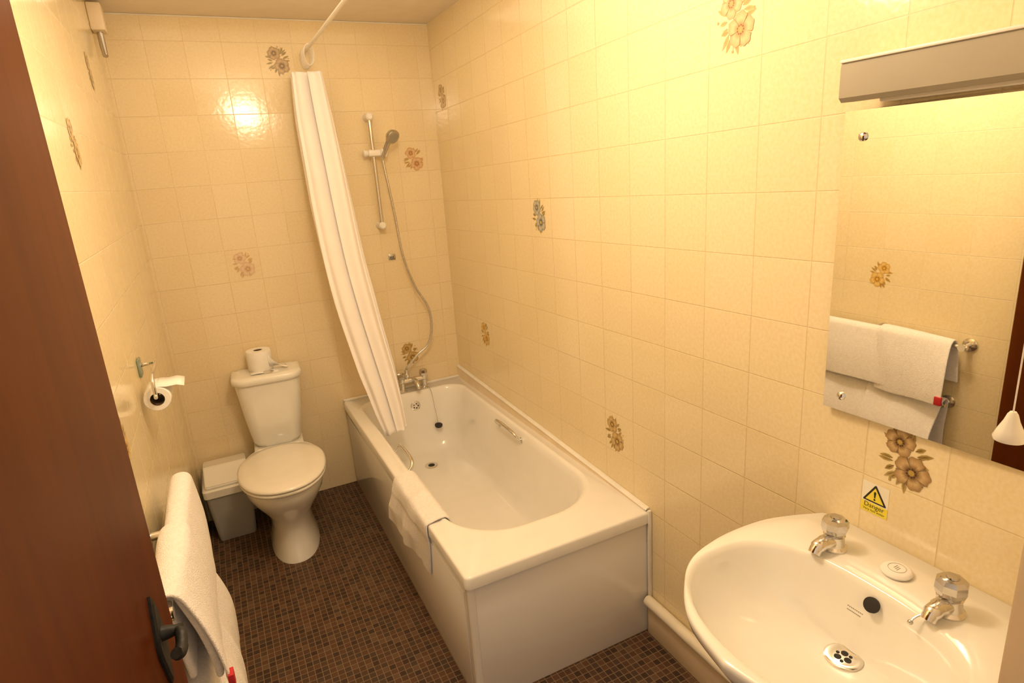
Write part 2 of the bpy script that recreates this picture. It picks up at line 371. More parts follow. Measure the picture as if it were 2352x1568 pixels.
bm = nb(); lathe(bm,[(.0175,0),(.0175,.001)],(-.336,-.33,.1400)); obj('drain_hole',bm,M['dark'],dr)
bm = nb(); lathe(bm,[(.028,0),(.028,.004),(.022,.007),(.010,.0075)],(-.333,-.137,.425),(0,-1,-.06)); ov = obj('overflow',bm,M['chrome'],bath)
bm = nb()
for k in range(5):
    a=2*PI*k/5; lathe(bm,[(.004,0),(.004,.001)],(-.333+.013*math.cos(a),-.1445,.425+.013*math.sin(a)),(0,-1,0),n=10)
obj('overflow_hole',bm,M['dark'],ov)
for sx in (1,-1):
    xw = -.08 if sx>0 else -.62
    bm = nb()
    sweep(bm, smooth_path([(xw+.0*sx,-.945,.455),(xw-.018*sx,-.94,.475),(xw-.026*sx,-.915,.493),(xw-.028*sx,-.83,.498),(xw-.026*sx,-.745,.493),(xw-.018*sx,-.72,.475),(xw,-.715,.455)],6),[.008]*37,12)
    for yy in (-.945,-.715): lathe(bm,[(.016,0),(.016,.004),(.010,.007)],(xw+.003*sx,yy,.455),(-sx,0,.1),n=20)
    obj('grip_handle',bm,M['chrome'],bath)
# bath mixer
mx = nb()
for xx in (-.375,-.245):
    lathe(mx,[(.024,0),(.024,.006),(.016,.012),(.014,.05),(.018,.055),(.018,.075)],(xx,-.065,.495),n=24)
sweep(mx,[(-.385,-.065,.555),(-.235,-.065,.555)],.0155,16)
sweep(mx,smooth_path([(-.31,-.068,.555),(-.31,-.11,.560),(-.31,-.15,.552),(-.31,-.165,.528)],6),[.015]*12+[.013]*7,14)
lathe(mx,[(.014,0),(.014,.03),(.010,.034),(.011,.055)],(-.342,-.062,.565),(-.0,.0,1),n=20)
mixer = obj('bath_mixer', mx, M['chrome'], bath)
for xx in (-.375,-.245):
    bm = nb(); lathe(bm,[(.013,0),(.022,.006),(.025,.02),(.022,.036),(.012,.040)],(xx,-.065,.566),n=8); obj('knob',bm,M['crystal'],mixer,angle=15)
# plug and chain
pl = nb(); lathe(pl,[(.020,0),(.022,.006),(.022,.010),(.008,.013),(.004,.02)],(-.222,-.172,.285),(0,-.25,1),n=24); plug = obj('plug',pl,M['rubber'],bath)
ch = nb(); cp = smooth_path([(-.245,-.09,.505),(-.238,-.118,.512),(-.232,-.138,.48),(-.226,-.155,.38),(-.222,-.172,.303)],10)
for p in cp: 
    bmesh.ops.create_icosphere(ch, subdivisions=1, radius=.0022, matrix=Matrix.Translation(p))
sweep(ch, cp, .0009, 5); obj('chain',ch,M['dull'],plug)
# ------------------------------------------------------------------ cloth helpers
def drape(name, prof, y0, y1, ma, parent=None, th=.006, amp=.006, seed=0, ny=30, skew=None, shape=None, rag=0):
    rnd = random.Random(seed); pts = smooth_path([(p[0],0,p[1]) for p in prof],8)
    ph = [rnd.uniform(0,6.28) for _ in range(4)]; zt = max(p.z for p in pts)
    rings = []
    for j in range(ny+1):
        v = j/ny; row = []
        for i, p in enumerate(pts):
            dn = (zt-p.z); tt = pts[min(i+1,len(pts)-1)]-pts[max(i-1,0)]; nrm = Vector((-tt.z,0,tt.x)).normalized()
            w = amp*min(1,dn/.12+.15)*(math.sin(v*9+ph[0]+dn*4)+.6*math.sin(v*17+ph[1]-dn*7)+.3*math.sin(v*31+ph[2]))
            y = y0+(y1-y0)*v+(.006+rag)*math.sin(dn*14+ph[3])*(1 if v in (0,1) else .5)
            q = p+nrm*w
            if shape: q = shape(q, v, dn, i/(len(pts)-1))
            if skew: y += skew*dn
            row.append((q.x, y, q.z+((.004*math.sin(v*6+ph[2])+rag*math.sin(v*4.5+ph[1])) if i in (0,len(pts)-1) else 0)))
        rings.append(row)
    bm = nb(); loft(bm, rings, closed=False)
    return obj(name,bm,ma,parent,angle=180,mods=(('SOLIDIFY',dict(thickness=th,offset=0)),('SUBSURF',dict(levels=1,render_levels=2))))
def bt_shape(q, v, dn, u):
    k = min(1,max(0,dn-.012)/.12); e = min(1,(1-v)*3.5)
    top = max(0,1-abs(u-.42)/.22)
    z = q.z+top*e*(.003+.003*math.sin(v*13+.5)+.002*math.sin(v*27))
    x = q.x
    if u>=.5:
        x = q.x-.026*k*(1-v)**.8-e*k*max(0,.007+.007*math.sin(v*12+dn*10)+.003*math.sin(v*25-dn*20))
        f = max(0,(dn-.03)/.18); z -= f*(.040*v-.012+.010*math.sin(v*7))
    return Vector((x,0,z))
cl = drape('hand_towel',[(-.6085,.435),(-.613,.475),(-.624,.499),(-.643,.5085),(-.688,.5015),(-.7050,.4920),(-.7060,.455),(-.7020,.430),(-.7000,.37),(-.7000,.300)],-1.04,-1.44,M['cloth'],None,.0090,.0003,3,skew=.13,rag=.005,shape=bt_shape)
tag(cl,'white hand towel draped over the side of the bathtub','towel')
# towel rails on left wall
XB = -1.408
ZU, ZLo = .880, .625
def rail(zb, xb, label, ye):
    r = thing('towel_rail', label, 'towel rail', (XL, -1.75, zb), 'pair of chrome towel rails')
    bm = nb(); sweep(bm,[(xb,-1.66,zb),(xb,ye-.017,zb)],.009,14); obj('bar',bm,M['chrome'],r)
    for yy in (-1.73,ye):
        bm = nb(); lathe(bm,[(.027,0),(.027,.006),(.021,.010),(.010,.012),(.010,abs(xb-XL)-.004),(.014,abs(xb-XL)+.004),(.014,abs(xb-XL)+.012)],(XL,yy,zb),(1,0,0),n=24); obj('bracket',bm,M['chrome'],r)
    return r
rail(ZU,XB,'upper chrome towel rail on the left wall',-2.068); rail(ZLo,XB,'lower chrome towel rail on the left wall',-2.018)
def tw(name, zb, xb, y0,y1,fl,bl_,rr,seed,label,th=.012,amp=.004,bulge=0,taper=0,lean=0,far=0,dec=.09):
    rb2 = min(rr,.042)
    pr = [(xb-rb2,zb-bl_),(xb-rb2,zb-bl_*.5),(xb-rb2,zb-.01),(xb-rb2*.72,zb+rr*.72),(xb,zb+rr),(xb+rr*.72,zb+rr*.72),(xb+rr,zb-.01),(xb+rr+.006+bulge,zb-fl*.5),(xb+rr+.004+bulge,zb-fl)]
    def shape(q, v, dn, u):
        k = 1-taper*(v**1.5)*math.exp(-dn/dec)
        x = xb+(q.x-xb)*k+far*(1-v); z = q.z-(rr*taper*(v**1.5)*math.exp(-dn/.09))
        x += lean*v*min(1,dn/fl)*(1 if u>.5 else .8 if dec>.2 else 0)
        return Vector((x,0,z))
    return tag(drape(name,pr,y0,y1,M['cloth'],None,th,amp,seed,shape=shape),label,'towel')
tw('bath_towel',ZU,XB,-1.44,-2.02,.220,.20,.0225,5,'large white bath towel folded over the upper towel rail',.017,.0016,.004,.42,.034,.012,.5)
t2 = tw('hand_towel',ZU,XB,-1.765,-2.045,.238,.16,.036,6,'white hand towel with red tag laid over the upper bath towel',.007,.0018,.004,.42,.030,.006)
tw('bath_towel',ZLo,XB,-1.46,-1.98,.30,.25,.026,8,'large white bath towel folded over the lower towel rail',.016,.003,.03,.2,.01)
tw('hand_towel',ZLo,XB,-1.73,-2.03,.30,.20,.039,9,'white hand towel on the lower rail below the tagged one',.008,.003,.034,.3,.012)
bm = nb(); box(bm,XB+.074,XB+.086,-2.056,-2.030,.650,.684,.001); obj('tag',bm,M['red'],t2)
# ------------------------------------------------------------------ shower curtain and rod
XR, ZROD = -.640, 2.262
rod = thing('curtain_rod','white shower curtain rod running above the bath edge','curtain rod',(XR,0,ZROD))
bm = nb(); sweep(bm,[(XR,-.004,ZROD),(XR,-1.80,ZROD)],.0078,16); obj('rod',bm,M['whitepl'],rod)
bm = nb(); lathe(bm,[(.013,0),(.013,.004),(.010,.007),(.010,.012)],(XR,0,ZROD),(0,-1,0),n=24); obj('wall_flange',bm,M['whitepl'],rod)
bm = nb(); sweep(bm,[(XR,-1.80,ZROD),(XR,-1.80,ZC)],.009,14); lathe(bm,[(.026,0),(.026,.008),(.012,.012)],(XR,-1.80,ZC),(0,0,-1),n=24); obj('ceiling_support',bm,M['whitepl'],rod)
cur = thing('shower_curtain','white shower curtain bunched at the tap end hanging into bath','curtain',(XR,-.1,ZROD))
def cc(px,py,y): return H(px,py,1,y)
cl_ = [cc(704,168,-.11),cc(720,260,-.13),cc(742,370,-.17),cc(766,490,-.21),cc(792,605,-.26),cc(822,712,-.31),cc(854,812,-.36),cc(883,900,-.41),cc(909,985,-.45)]
path = smooth_path([tuple(p) for p in cl_],8)
AMP = [(0,.080),(.15,.100),(.35,.112),(.6,.113),(.8,.100),(.92,.082),(1,.062)]
rows = []; NP = 260; passes = 2.5
for k, c in enumerate(path):
    s = k/(len(path)-1); amp = float(np.interp(s,[a for a,_ in AMP],[b for _,b in AMP])); ylen = .12
    row = []
    for i in range(NP+1):
        v = i/NP; a = v*passes*2*PI
        x = amp*(math.sin(a)*.92+.08*math.sin(3*a+1))*(1-.12*math.sin(v*4+s*2)**2)
        y = (v-.5)*ylen+(.006+.002*s)*math.sin(a*4.6+1.3*math.sin(s*2.2+v*3))+.008*math.cos(2.3*a+1.5*s)+.0010*math.sin(a*9+2*s)
        zz = c.z+(.020*(x/amp)+.004*math.sin(4*a) if k==len(path)-1 else 0)
        row.append((c.x+x+.2*y, c.y+y, zz))
    rows.append(row)
bm = nb(); loft(bm, rows, closed=False); obj('curtain_fabric',bm,M['curtain'],cur,angle=180,mods=(('SOLIDIFY',dict(thickness=.0012)),))
top = path[0]
bm = nb(); 
rows=[[(p[0]*1.0,p[1],p[2]+dz) for p in rows[0]] for dz in (0.0,-.03)]
rows=[[(p[0]+(p[0]-top.x)*.03,p[1],p[2]) for p in r] for r in rows]
loft(bm, rows, closed=False); obj('header_band',bm,M['cloth2'],cur,angle=180,mods=(('SOLIDIFY',dict(thickness=.002)),))
for k in range(6):
    yy = -.045-k*.022
    bm = nb(); pts=[(XR+.022*math.sin(a),yy-.01*math.cos(a),ZROD-.028+.044*math.cos(a)) for a in [2*PI*i/20 for i in range(21)]]
    sweep(bm,pts,.0018,6); obj('curtain_ring',bm,M['whitepl'],cur)
# ------------------------------------------------------------------ shower rail, handset, hose
ra, rb_ = H(848,268,1,-.055), H(877,518,1,-.055); rx=(ra[0]+rb_[0])/2
sr = thing('shower_rail','chrome shower riser rail with white end caps on back wall','shower rail',(rx,0,rb_[2]))
bm = nb(); sweep(bm,[(rx,-.055,rb_[2]),(rx,-.055,ra[2])],.0105,16); obj('riser_bar',bm,M['chrome'],sr)
for zz in (ra[2],rb_[2]):
    bm = nb(); lathe(bm,[(.020,0),(.020,.015),(.016,.035),(.018,.05),(.019,.07),(.012,.078)],(rx,0,zz),(0,-1,0),n=24); obj('end_cap',bm,M['whitepl'],sr)
zb = H(855,352,1,-.06)[2]
bm = nb(); box(bm,rx-.03,rx+.045,-.085,-.035,zb-.016,zb+.016,.007,3); lathe(bm,[(.014,0),(.017,.01),(.017,.02),(.01,.024)],(rx-.03,-.06,zb),(-1,0,0),n=20); lathe(bm,[(.017,0),(.019,.03),(.016,.034)],(rx+.045,-.085,zb-.015),(.15,-.3,1),n=20); obj('slider_bracket',bm,M['whitepl'],sr)
hs = thing('hand_shower','chrome hand shower clipped on the riser rail with ribbed hose','shower',(rx+.05,-.09,zb))
h0 = H(879,362,1,-.09); h1 = H(893,322,1,-.13); hc = H(902,314,1,-.16)
bm = nb(); sweep(bm, smooth_path([tuple(h0),tuple((h0+h1)/2+np.array([0,.004,0])),tuple(h1),tuple(hc+np.array([-.012,.015,.008]))],6),[.012]*6+[.013]*6+[.016]*7,14); obj('handle',bm,M['dull'],hs)
ax = Vector((.35,-.75,-.55)).normalized()
bm = nb(); lathe(bm,[(.012,-.028),(.030,-.018),(.036,-.002),(.035,.008),(.026,.010)],hc,ax,n=28); obj('spray_head',bm,M['dull'],hs)
bm = nb(); lathe(bm,[(.026,0),(.026,.0015)],Vector(hc)+ax*.0098,ax,n=24); obj('spray_face',bm,M['grey'],hs)
hp = [tuple(h0+np.array([0,.004,-.01]))]+[tuple(H(px,py,1,y)) for px,py,y in ((893,430,-.085),(908,500,-.08),(925,585,-.08),(952,655,-.08),(983,705,-.08),(991,750,-.08),(983,790,-.075),(958,815,-.07),(940,838,-.065))]+[(-.342,-.062,.6215)]
hpath = smooth_path(hp,26)
bm = nb(); sweep(bm,hpath,[.0072 if i%2 else .0060 for i in range(len(hpath))],10); obj('shower_hose',bm,M['hose'],hs,angle=80)
# small plate on tile
p = H(900,590,1,0)
wp = thing('wall_plate','small grey metal plate on the tiles beside the shower hose','plate',(p[0],0,p[2]))
bm = nb(); box(bm,p[0]-.019,p[0]+.019,-.006,-.0005,p[2]-.016,p[2]+.016,.003); obj('plate',bm,M['dull'],wp)
bm = nb()
for k in range(3): box(bm,p[0]-.012+.008*k,p[0]-.008+.008*k,-.0066,-.006,p[2]-.006,p[2]+.005)
box(bm,p[0]-.014,p[0]+.014,-.0066,-.006,p[2]-.012,p[2]-.009); obj('marking',bm,M['black'],wp)
# ------------------------------------------------------------------ toilet (local coords, slightly turned)
tl = thing('toilet','cream close-coupled toilet with closed lid against the back wall','toilet',(-1.062,-.014,0),rz=-.055)
bm = nb()
loft(bm,[egg(0,-.16,-.625,.112,0),egg(0,-.16,-.622,.112,.012),egg(0,-.17,-.60,.098,.06),egg(0,-.17,-.585,.092,.13),egg(0,-.16,-.60,.105,.20),egg(0,-.14,-.66,.145,.27),egg(0,-.13,-.715,.175,.335),egg(0,-.12,-.735,.183,.375),egg(0,-.12,-.738,.184,.395),egg(0,-.14,-.72,.17,.40)])
loft(bm,[rrect(-.085,.085,-.30,-.01,.04,.01,.20),rrect(-.112,.112,-.30,-.006,.03,.02,.33),rrect(-.118,.118,-.29,-.004,.03,.02,.398),rrect(-.112,.112,-.285,-.008,.03,.02,.402)])
obj('bowl',bm,M['ceramic'],tl,True,60)
bm = nb(); loft(bm,[egg(0,-.255,-.752,.186,.403,p=2.2),egg(0,-.252,-.757,.190,.409,p=2.2),egg(0,-.252,-.757,.190,.416,p=2.2),egg(0,-.257,-.750,.185,.420,p=2.2)]); obj('seat',bm,M['seatpl'],tl,True,60)
bm = nb(); loft(bm,[egg(0,-.257,-.752,.187,.4215,p=2.2),egg(0,-.25,-.760,.192,.427,p=2.2),egg(0,-.25,-.760,.192,.434,p=2.2),egg(0,-.258,-.748,.183,.441,p=2.2),egg(0,-.29,-.70,.15,.445,p=2.2),egg(0,-.38,-.60,.07,.447,p=2.2)]); obj('lid',bm,M['seatpl'],tl,True,60)
for sx in (-.075,.075):
    bm = nb(); sweep(bm,[(sx-.022,-.243,.42),(sx+.022,-.243,.42)],.012,14); lathe(bm,[(.013,0),(.013,.02)],(sx,-.243,.402),n=16); obj('hinge',bm,M['seatpl'],tl,True)
bm = nb(); loft(bm,[rrect(-.105,.105,-.155,-.012,.05,.015,.403),rrect(-.118,.118,-.170,-.010,.055,.015,.43),rrect(-.137,.137,-.185,-.008,.06,.015,.58),rrect(-.152,.152,-.198,-.006,.065,.015,.735),rrect(-.152,.152,-.198,-.006,.065,.015,.745)]); obj('cistern',bm,M['ceramic'],tl,True,60)
bm = nb(); loft(bm,[rrect(-.158,.158,-.206,-.003,.07,.012,.745),rrect(-.164,.164,-.213,-.002,.07,.012,.752),rrect(-.164,.164,-.213,-.002,.07,.012,.772),rrect(-.158,.158,-.206,-.005,.068,.012,.781),rrect(-.13,.13,-.18,-.03,.05,.012,.784)]); obj('cistern_lid',bm,M['ceramic'],tl,True,60)
bm = nb(); lathe(bm,[(.026,0),(.026,.004),(.022,.007),(.012,.008)],(.012,-.150,.783),n=24); obj('flush_button',bm,M['chrome'],tl,True)
# roll on cistern
def roll(bm, c, axis, r, r0, L):
    lathe(bm,[(r0,0),(r-.002,0),(r,.003),(r,L-.003),(r-.002,L),(r0,L),(r0,0)],c,axis,n=36,c0=False,c1=False)
rc = (-1.085,-.085,.7865)
tr = thing('toilet_roll','white toilet roll standing on top of the cistern','toilet roll',rc)
bm = nb(); roll(bm,rc,(0,0,1),.058,.021,.100); obj('paper',bm,M['paper'],tr)
bm = nb(); lathe(bm,[(.0208,.002),(.0208,.098),(.019,.098),(.019,.002)],rc,n=24,c0=False,c1=False); lathe(bm,[(.019,.02),(.019,.021)],rc,n=24); obj('core',bm,M['card'],tr)
bm = nb(); rows=[]
for k in range(12):
    t=k/11
    base=Vector((rc[0]+.038+.085*t, rc[1]-.046-.012*t-.01*t*t, 0))
    rows.append([(base.x,base.y,.7895+.075*(1-t)**2+.002),(base.x-.004*t,base.y+.055*t,.7905+.002+.012*(1-t))])
loft(bm,rows,closed=False); obj('loose_sheet',bm,M['paper'],tr,angle=180,mods=(('SOLIDIFY',dict(thickness=.001)),))
bm = nb(); loft(bm,[[(rc[0]-.055+.13*a,rc[1]-.085+.06*b-.02*a,.788+.003*math.sin(5*a+3*b)) for a in (0,.25,.5,.75,1)] for b in (0,.5,1)],closed=False); obj('loose_sheet',bm,M['paper'],tr,angle=180,mods=(('SOLIDIFY',dict(thickness=.001)),))
# ------------------------------------------------------------------ waste bin
bx = -1.335; bn = thing('waste_bin','small grey waste bin with cream swing lid beside toilet','bin',(bx,-.15,0))
bm = nb(); loft(bm,[rrect(bx-.082,bx+.082,-.245,-.045,.015,.015,0,4),rrect(bx-.085,bx+.085,-.248,-.042,.018,.018,.01,4),rrect(bx-.105,bx+.105,-.268,-.022,.02,.02,.255,4),rrect(bx-.100,bx+.100,-.263,-.027,.02,.02,.255,4)]); obj('body',bm,M['bin'],bn)
bm = nb(); loft(bm,[rrect(bx-.113,bx+.113,-.276,-.016,.022,.022,.250,4),rrect(bx-.114,bx+.114,-.277,-.015,.022,.022,.285,4),rrect(bx-.108,bx+.108,-.270,-.020,.02,.02,.292,4)]); obj('lid_rim',bm,M['seatpl'],bn)
bm = nb(); 
pr=[(-.262,.290),(-.262,.305),(-.15,.362),(-.03,.345),(-.03,.290)]
loft(bm,[[(bx+s,y,z) for y,z in pr] for s in (-.098,-.09,.09,.098)]); bmesh.ops.bevel(bm,geom=[e for e in bm.edges],offset=.004,segments=2,affect='EDGES'); obj('swing_flap',bm,M['seatpl'],bn,angle=30)
# ------------------------------------------------------------------ toilet roll holder on left wall
hd = thing('toilet_roll_holder','chrome toilet roll holder with greenish glass plate on left wall','toilet roll holder',(XL,-1.17,1.165))
bm = nb(); box(bm,XL,XL+.008,-1.195,-1.145,1.135,1.19,.003); obj('back_plate',bm,M['glassg'],hd)
bm = nb(); sweep(bm,smooth_path([(XL+.006,-1.17,1.168),(XL+.035,-1.175,1.172),(-1.418,-1.20,1.175),(-1.420,-1.30,1.17),(-1.421,-1.335,1.15),(-1.421,-1.335,1.115),(-1.421,-1.33,1.1055),(-1.421,-1.20,1.1055)],6),.0055,12); obj('arm',bm,M['chrome'],hd)
r2 = thing('toilet_roll','half-used toilet roll hanging on the left wall holder','toilet roll',(-1.421,-1.25,1.094))
bm = nb(); roll(bm,(-1.421,-1.315,1.094),(0,1,0),.036,.019,.105); obj('paper',bm,M['paper'],r2)
bm = nb(); lathe(bm,[(.0188,-.001),(.0188,.104),(.0172,.104),(.0172,-.001)],(-1.421,-1.315,1.094),(0,1,0),n=24,c0=False,c1=False); obj('core',bm,M['card'],r2)
bm = nb(); loft(bm,[[(-1.421+dx,y,1.094+dz) for y in (-1.313,-1.26,-1.212)] for dx,dz in ((-.01,.0352),(.01,.0362),(.03,.033),(.055,.034),(.075,.027))],closed=False); obj('loose_sheet',bm,M['paper'],r2,angle=180,mods=(('SOLIDIFY',dict(thickness=.001)),))
# box high on left wall
p = H(205,42,0,XL); 
wb = thing('wall_box','small cream box with metal stub high on the left wall','box',(XL,p[1],p[2]))
bm = nb(); box(bm,XL,XL+.05,p[1]-.045,p[1]+.045,p[2]-.05,p[2]+.05,.006); obj('cover',bm,M['frame'],wb)
bm = nb(); sweep(bm,[(XL+.025,p[1],p[2]-.05),(XL+.025,p[1],p[2]-.10),(XL+.028,p[1]-.02,p[2]-.14)],[.012,.012,.010],14); obj('stub',bm,M['dull'],wb)
# ------------------------------------------------------------------ pipe
pp = nb(); sweep(pp,[(-.022,-BL-.004,.142),(-.022,YF+.002,.142)],.0195,18); tag(obj('water_pipe',pp,M['pipe'],None),'cream painted pipe running along the right wall above the skirting','pipe')
# ------------------------------------------------------------------ basin
BY, BZ = -2.66, .835
bs = thing('wash_basin','white ceramic wash basin with two taps under the mirror','basin',(-.25,BY,0))
half = [(.215,0),(.228,.03),(.252,.085),(.272,.150),(.278,.235),(.272,.31),(.250,.39),(.200,.455),(.115,.52),(0,.548)]
hp_ = smooth_path([(a,b,0) for a,b in half],10)
outl = [(-q.x,q.y) for q in reversed(hp_[:-1])]
outl = [(q.x,q.y) for q in hp_]+outl
DC = .30
ang = sorted((math.atan2(b-DC,a),math.hypot(a,b-DC)) for a,b in outl)
AA = [a for a,_ in ang]; RR = [r for _,r in ang]
NB = 96
def outer_r(a):
    a = (a+PI)%(2*PI)-PI
    if math.sin(a)<0:
        k = DC/(-math.sin(a))
        if abs(k*math.cos(a))<=.215: return k
    return float(np.interp(a,AA,RR,period=2*PI))
def ring_o(s, z, dc=DC, push=0):
    out=[]
    for i in range(NB):
        a=2*PI*i/NB; r=outer_r(a)*s; d=DC+r*math.sin(a)-push; out.append((-max(d,.0015), BY+r*math.cos(a), z))
    return out
def ring_i(s, z, dc=.335):
    out=[]
    for i in range(NB):
        a=2*PI*i/NB; c,sn=math.cos(a),math.sin(a)
        if sn>0: k=2.1; hd_=.180
        else: k=2.6; hd_=.175
        x=.240*math.copysign(abs(c)**(2/k),c); d=hd_*math.copysign(abs(sn)**(2/k),sn)
        out.append((-(dc+d*s),BY+x*s,z))
    return out
bm = nb()
loft(bm,[ring_o(.30,.62,push=.10),ring_o(.55,.655,push=.07),ring_o(.78,.71,push=.04),ring_o(.93,.775,push=.01),ring_o(.985,.81),ring_o(1,.825),ring_o(.998,.832),ring_o(.985,BZ+.001),
 ring_i(1.035,BZ+.001),ring_i(1.01,BZ-.002),ring_i(.985,BZ-.012),ring_i(.95,BZ-.035,.333),ring_i(.88,BZ-.07,.328),ring_i(.76,BZ-.105,.315),ring_i(.56,BZ-.13,.29),ring_i(.33,BZ-.142,.255),ring_i(.14,BZ-.146,.225)])
obj('bowl',bm,M['ceramic'],bs,angle=60)
bm = nb(); loft(bm,[rrect(-.26,-.04,BY-.10,BY+.10,.05,.05,0),rrect(-.25,-.05,BY-.085,BY+.085,.05,.05,.08),rrect(-.24,-.05,BY-.08,BY+.08,.05,.05,.5),rrect(-.27,-.04,BY-.11,BY+.11,.05,.05,.68)]); obj('pedestal',bm,M['ceramic'],bs,angle=60)
bm = nb(); lathe(bm,[(.036,0),(.036,.004),(.030,.006),(.022,.0035),(.010,.0035)],(-.222,BY,BZ-.1465),n=28); bd = obj('drain',bm,M['chrome'],bs)
bm = nb()
for k in range(3):
    a=2*PI*k/3+.4; lathe(bm,[(.0068,0),(.0068,.0008)],(-.222+.0105*math.cos(a),BY+.0105*math.sin(a),BZ-.1431),n=16)
for k in range(3):
    a=2*PI*k/3+.4+PI/3; lathe(bm,[(.0034,0),(.0034,.0008)],(-.222+.0135*math.cos(a),BY+.0135*math.sin(a),BZ-.1431),n=12)
obj('drain_hole',bm,M['dark'],bd)
bm = nb(); lathe(bm,[(.015,-.004),(.015,.0015),(.012,.002)],(-.1745,BY-.015,BZ-.030),(-.85,0,.5),n=24); ovb=obj('overflow',bm,M['dark'],bs)
bm = nb()
for row,(wd,z_) in enumerate(((.030,-.052),(.026,-.057))):
    for k in range(9):
        y_=BY+.008-wd/2+wd*k/8; x_=-.1870-.004*row
        box(bm,x_-.0004,x_+.0004,y_-.0012,y_+.0010,BZ+z_-.0012,BZ+z_+.0012)
obj('maker_mark',bm,M['grey'],bs)
def tap(y, label=None):
    c = Vector((-.112,y,BZ))
    bm = nb(); lathe(bm,[(.028,0),(.028,.005),(.022,.010),(.0205,.028),(.022,.033),(.014,.038)],c,n=28)
    pth = smooth_path([c+Vector((0,0,.018)),c+Vector((-.032,0,.022)),c+Vector((-.052,0,.019)),c+Vector((-.061,0,.008))],6)
    sweep(bm,pth,[.0165]*7+[.0150]*6+[.0130]*6,14)
    tb = obj('tap',bm,M['chrome'],bs)
    bm = nb(); lathe(bm,[(.017,0),(.0245,.006),(.0275,.016),(.0265,.030),(.020,.037),(.010,.039)],c+Vector((0,0,.035)),n=8); obj('knob',bm,M['crystal'],tb,angle=12)
    bm = nb(); lathe(bm,[(.011,0),(.010,.0025),(.004,.003)],c+Vector((0,0,.074)),n=20); obj('knob_cap',bm,M['dull'],tb)
    return tb
tap(BY+.117); tap(BY-.117)
bm = nb(); pth = smooth_path([(-.162,BY-.112,BZ+.012),(-.172,BY-.104,BZ+.010),(-.180,BY-.098,BZ+.003),(-.184,BY-.094,BZ-.008)],6)
for q in pth: bmesh.ops.create_icosphere(bm,subdivisions=1,radius=.0024,matrix=Matrix.Translation(q))
bmesh.ops.create_icosphere(bm,subdivisions=2,radius=.005,matrix=Matrix.Translation(pth[-1])); obj('plug_chain',bm,M['dull'],bs)
# soap
sp_ = thing('soap','small round wrapped white soap between the basin taps','soap',(-.086,BY-.005,BZ+.001))
bm = nb(); lathe(bm,[(.020,0),(.027,.002),(.029,.006),(.027,.010),(.022,.0125),(.008,.013)],(-.086,BY-.005,BZ+.001),n=32); obj('wrapper',bm,M['paper'],sp_)
bm = nb(); sweep(bm,[(-.086+.016*math.cos(a),BY-.005+.016*math.sin(a),BZ+.0142) for a in [2*PI*i/24 for i in range(25)]],.0004,4)
for k in (-1,0,1): box(bm,-.086-.006+.002*k,-.086+.006+.002*k,BY-.005+.004*k-.0008,BY-.005+.004*k+.0008,BZ+.0138,BZ+.0143)
obj('printed_emblem',bm,M['grey'],sp_)
# ------------------------------------------------------------------ mirror, light, sign, cord
MY1, MY0, MZ0, MZ1 = -2.4243, -2.93, 1.106, 1.7356
mr = thing('wall_mirror','frameless rectangular mirror screwed to the wall above the basin','mirror',(0,MY1,MZ0))
XM1, XM0 = -.0185, -.0065      # the far edge stands off the wall a little more than the near one
def mslab(bm, xo0, xo1, e):
    loft(bm,[[(XM1+xo0,MY1-e,z),(XM1+xo1,MY1-e,z),(XM0+xo1,MY0+e,z),(XM0+xo0,MY0+e,z)] for z in (MZ0+e,MZ1-e)]); return bm
obj('mirror_glass',mslab(nb(),0,.005,0),M['mirror'],mr,angle=20)
bm = nb(); loft(bm,[[(XM1+.005,MY1-.002,z),(-.0002,MY1-.002,z),(-.0002,MY0+.002,z),(XM0+.005,MY0+.002,z)] for z in (MZ0+.002,MZ1-.002)]); obj('backing',bm,M['dark'],mr)
for yy in (MY1-.042,MY0+.042):
    for zz in (MZ0+.035,MZ1-.05):
        xx = XM1+(XM0-XM1)*(MY1-yy)/(MY1-MY0)
        bm = nb(); lathe(bm,[(.009,0),(.009,.003),(.006,.006),(.002,.007)],(xx,yy,zz),(-1,0,0),n=20); obj('screw_cap',bm,M['chrome'],mr)
LY1, LY0, LZ0, LZ1 = -2.46, -2.93, 1.749, 1.824
lt = thing('wall_light','unlit grey and white strip light above the mirror','light',(0,(LY0+LY1)/2,LZ0))
bm = nb(); box(bm,-.045,-.0005,LY0+.03,LY1-.05,LZ0-.004,LZ1-.006,.003); obj('housing',bm,M['whitepl'],lt)
bm = nb(); loft(bm,[[(-.040,y,LZ0+.002),(-.082,y,LZ0),(-.090,y,LZ0+.008),(-.090,y,LZ1-.014),(-.088,y,LZ1-.006),(-.040,y,LZ1-.006)] for y in (LY0,LY1)]); obj('diffuser',bm,M['diff'],lt,angle=25)
bm = nb(); box(bm,-.093,-.0008,LY0-.001,LY1+.001,LZ1-.006,LZ1,.002); obj('top_cover',bm,M['whitepl'],lt)
a_ = H(1982,1104,0,0); c_ = H(2038,1190,0,0)
sy, sz = (a_[1]+c_[1])/2, (a_[2]+c_[2])/2; sw, sh = .060, .072
sg = thing('warning_sign','yellow and white hot water warning sticker above the basin','sign',(0,sy,sz-sh/2))
f = wmap('R',sy,sz)
def poly(bm, pts, o, th=.0003):
    loft(bm,[[f(u,v,o) for u,v in pts],[f(u,v,o+th) for u,v in pts]])
bm = nb(); poly(bm,[(-sw/2,-sh/2),(sw/2,-sh/2),(sw/2,sh/2),(-sw/2,sh/2)],.0003); obj('sticker',bm,M['white'],sg)
bm = nb(); poly(bm,[(-sw/2,-sh/2),(sw/2,-sh/2),(sw/2,-.012),(-sw/2,-.012)],.0007); obj('yellow_band',bm,M['yellow'],sg)
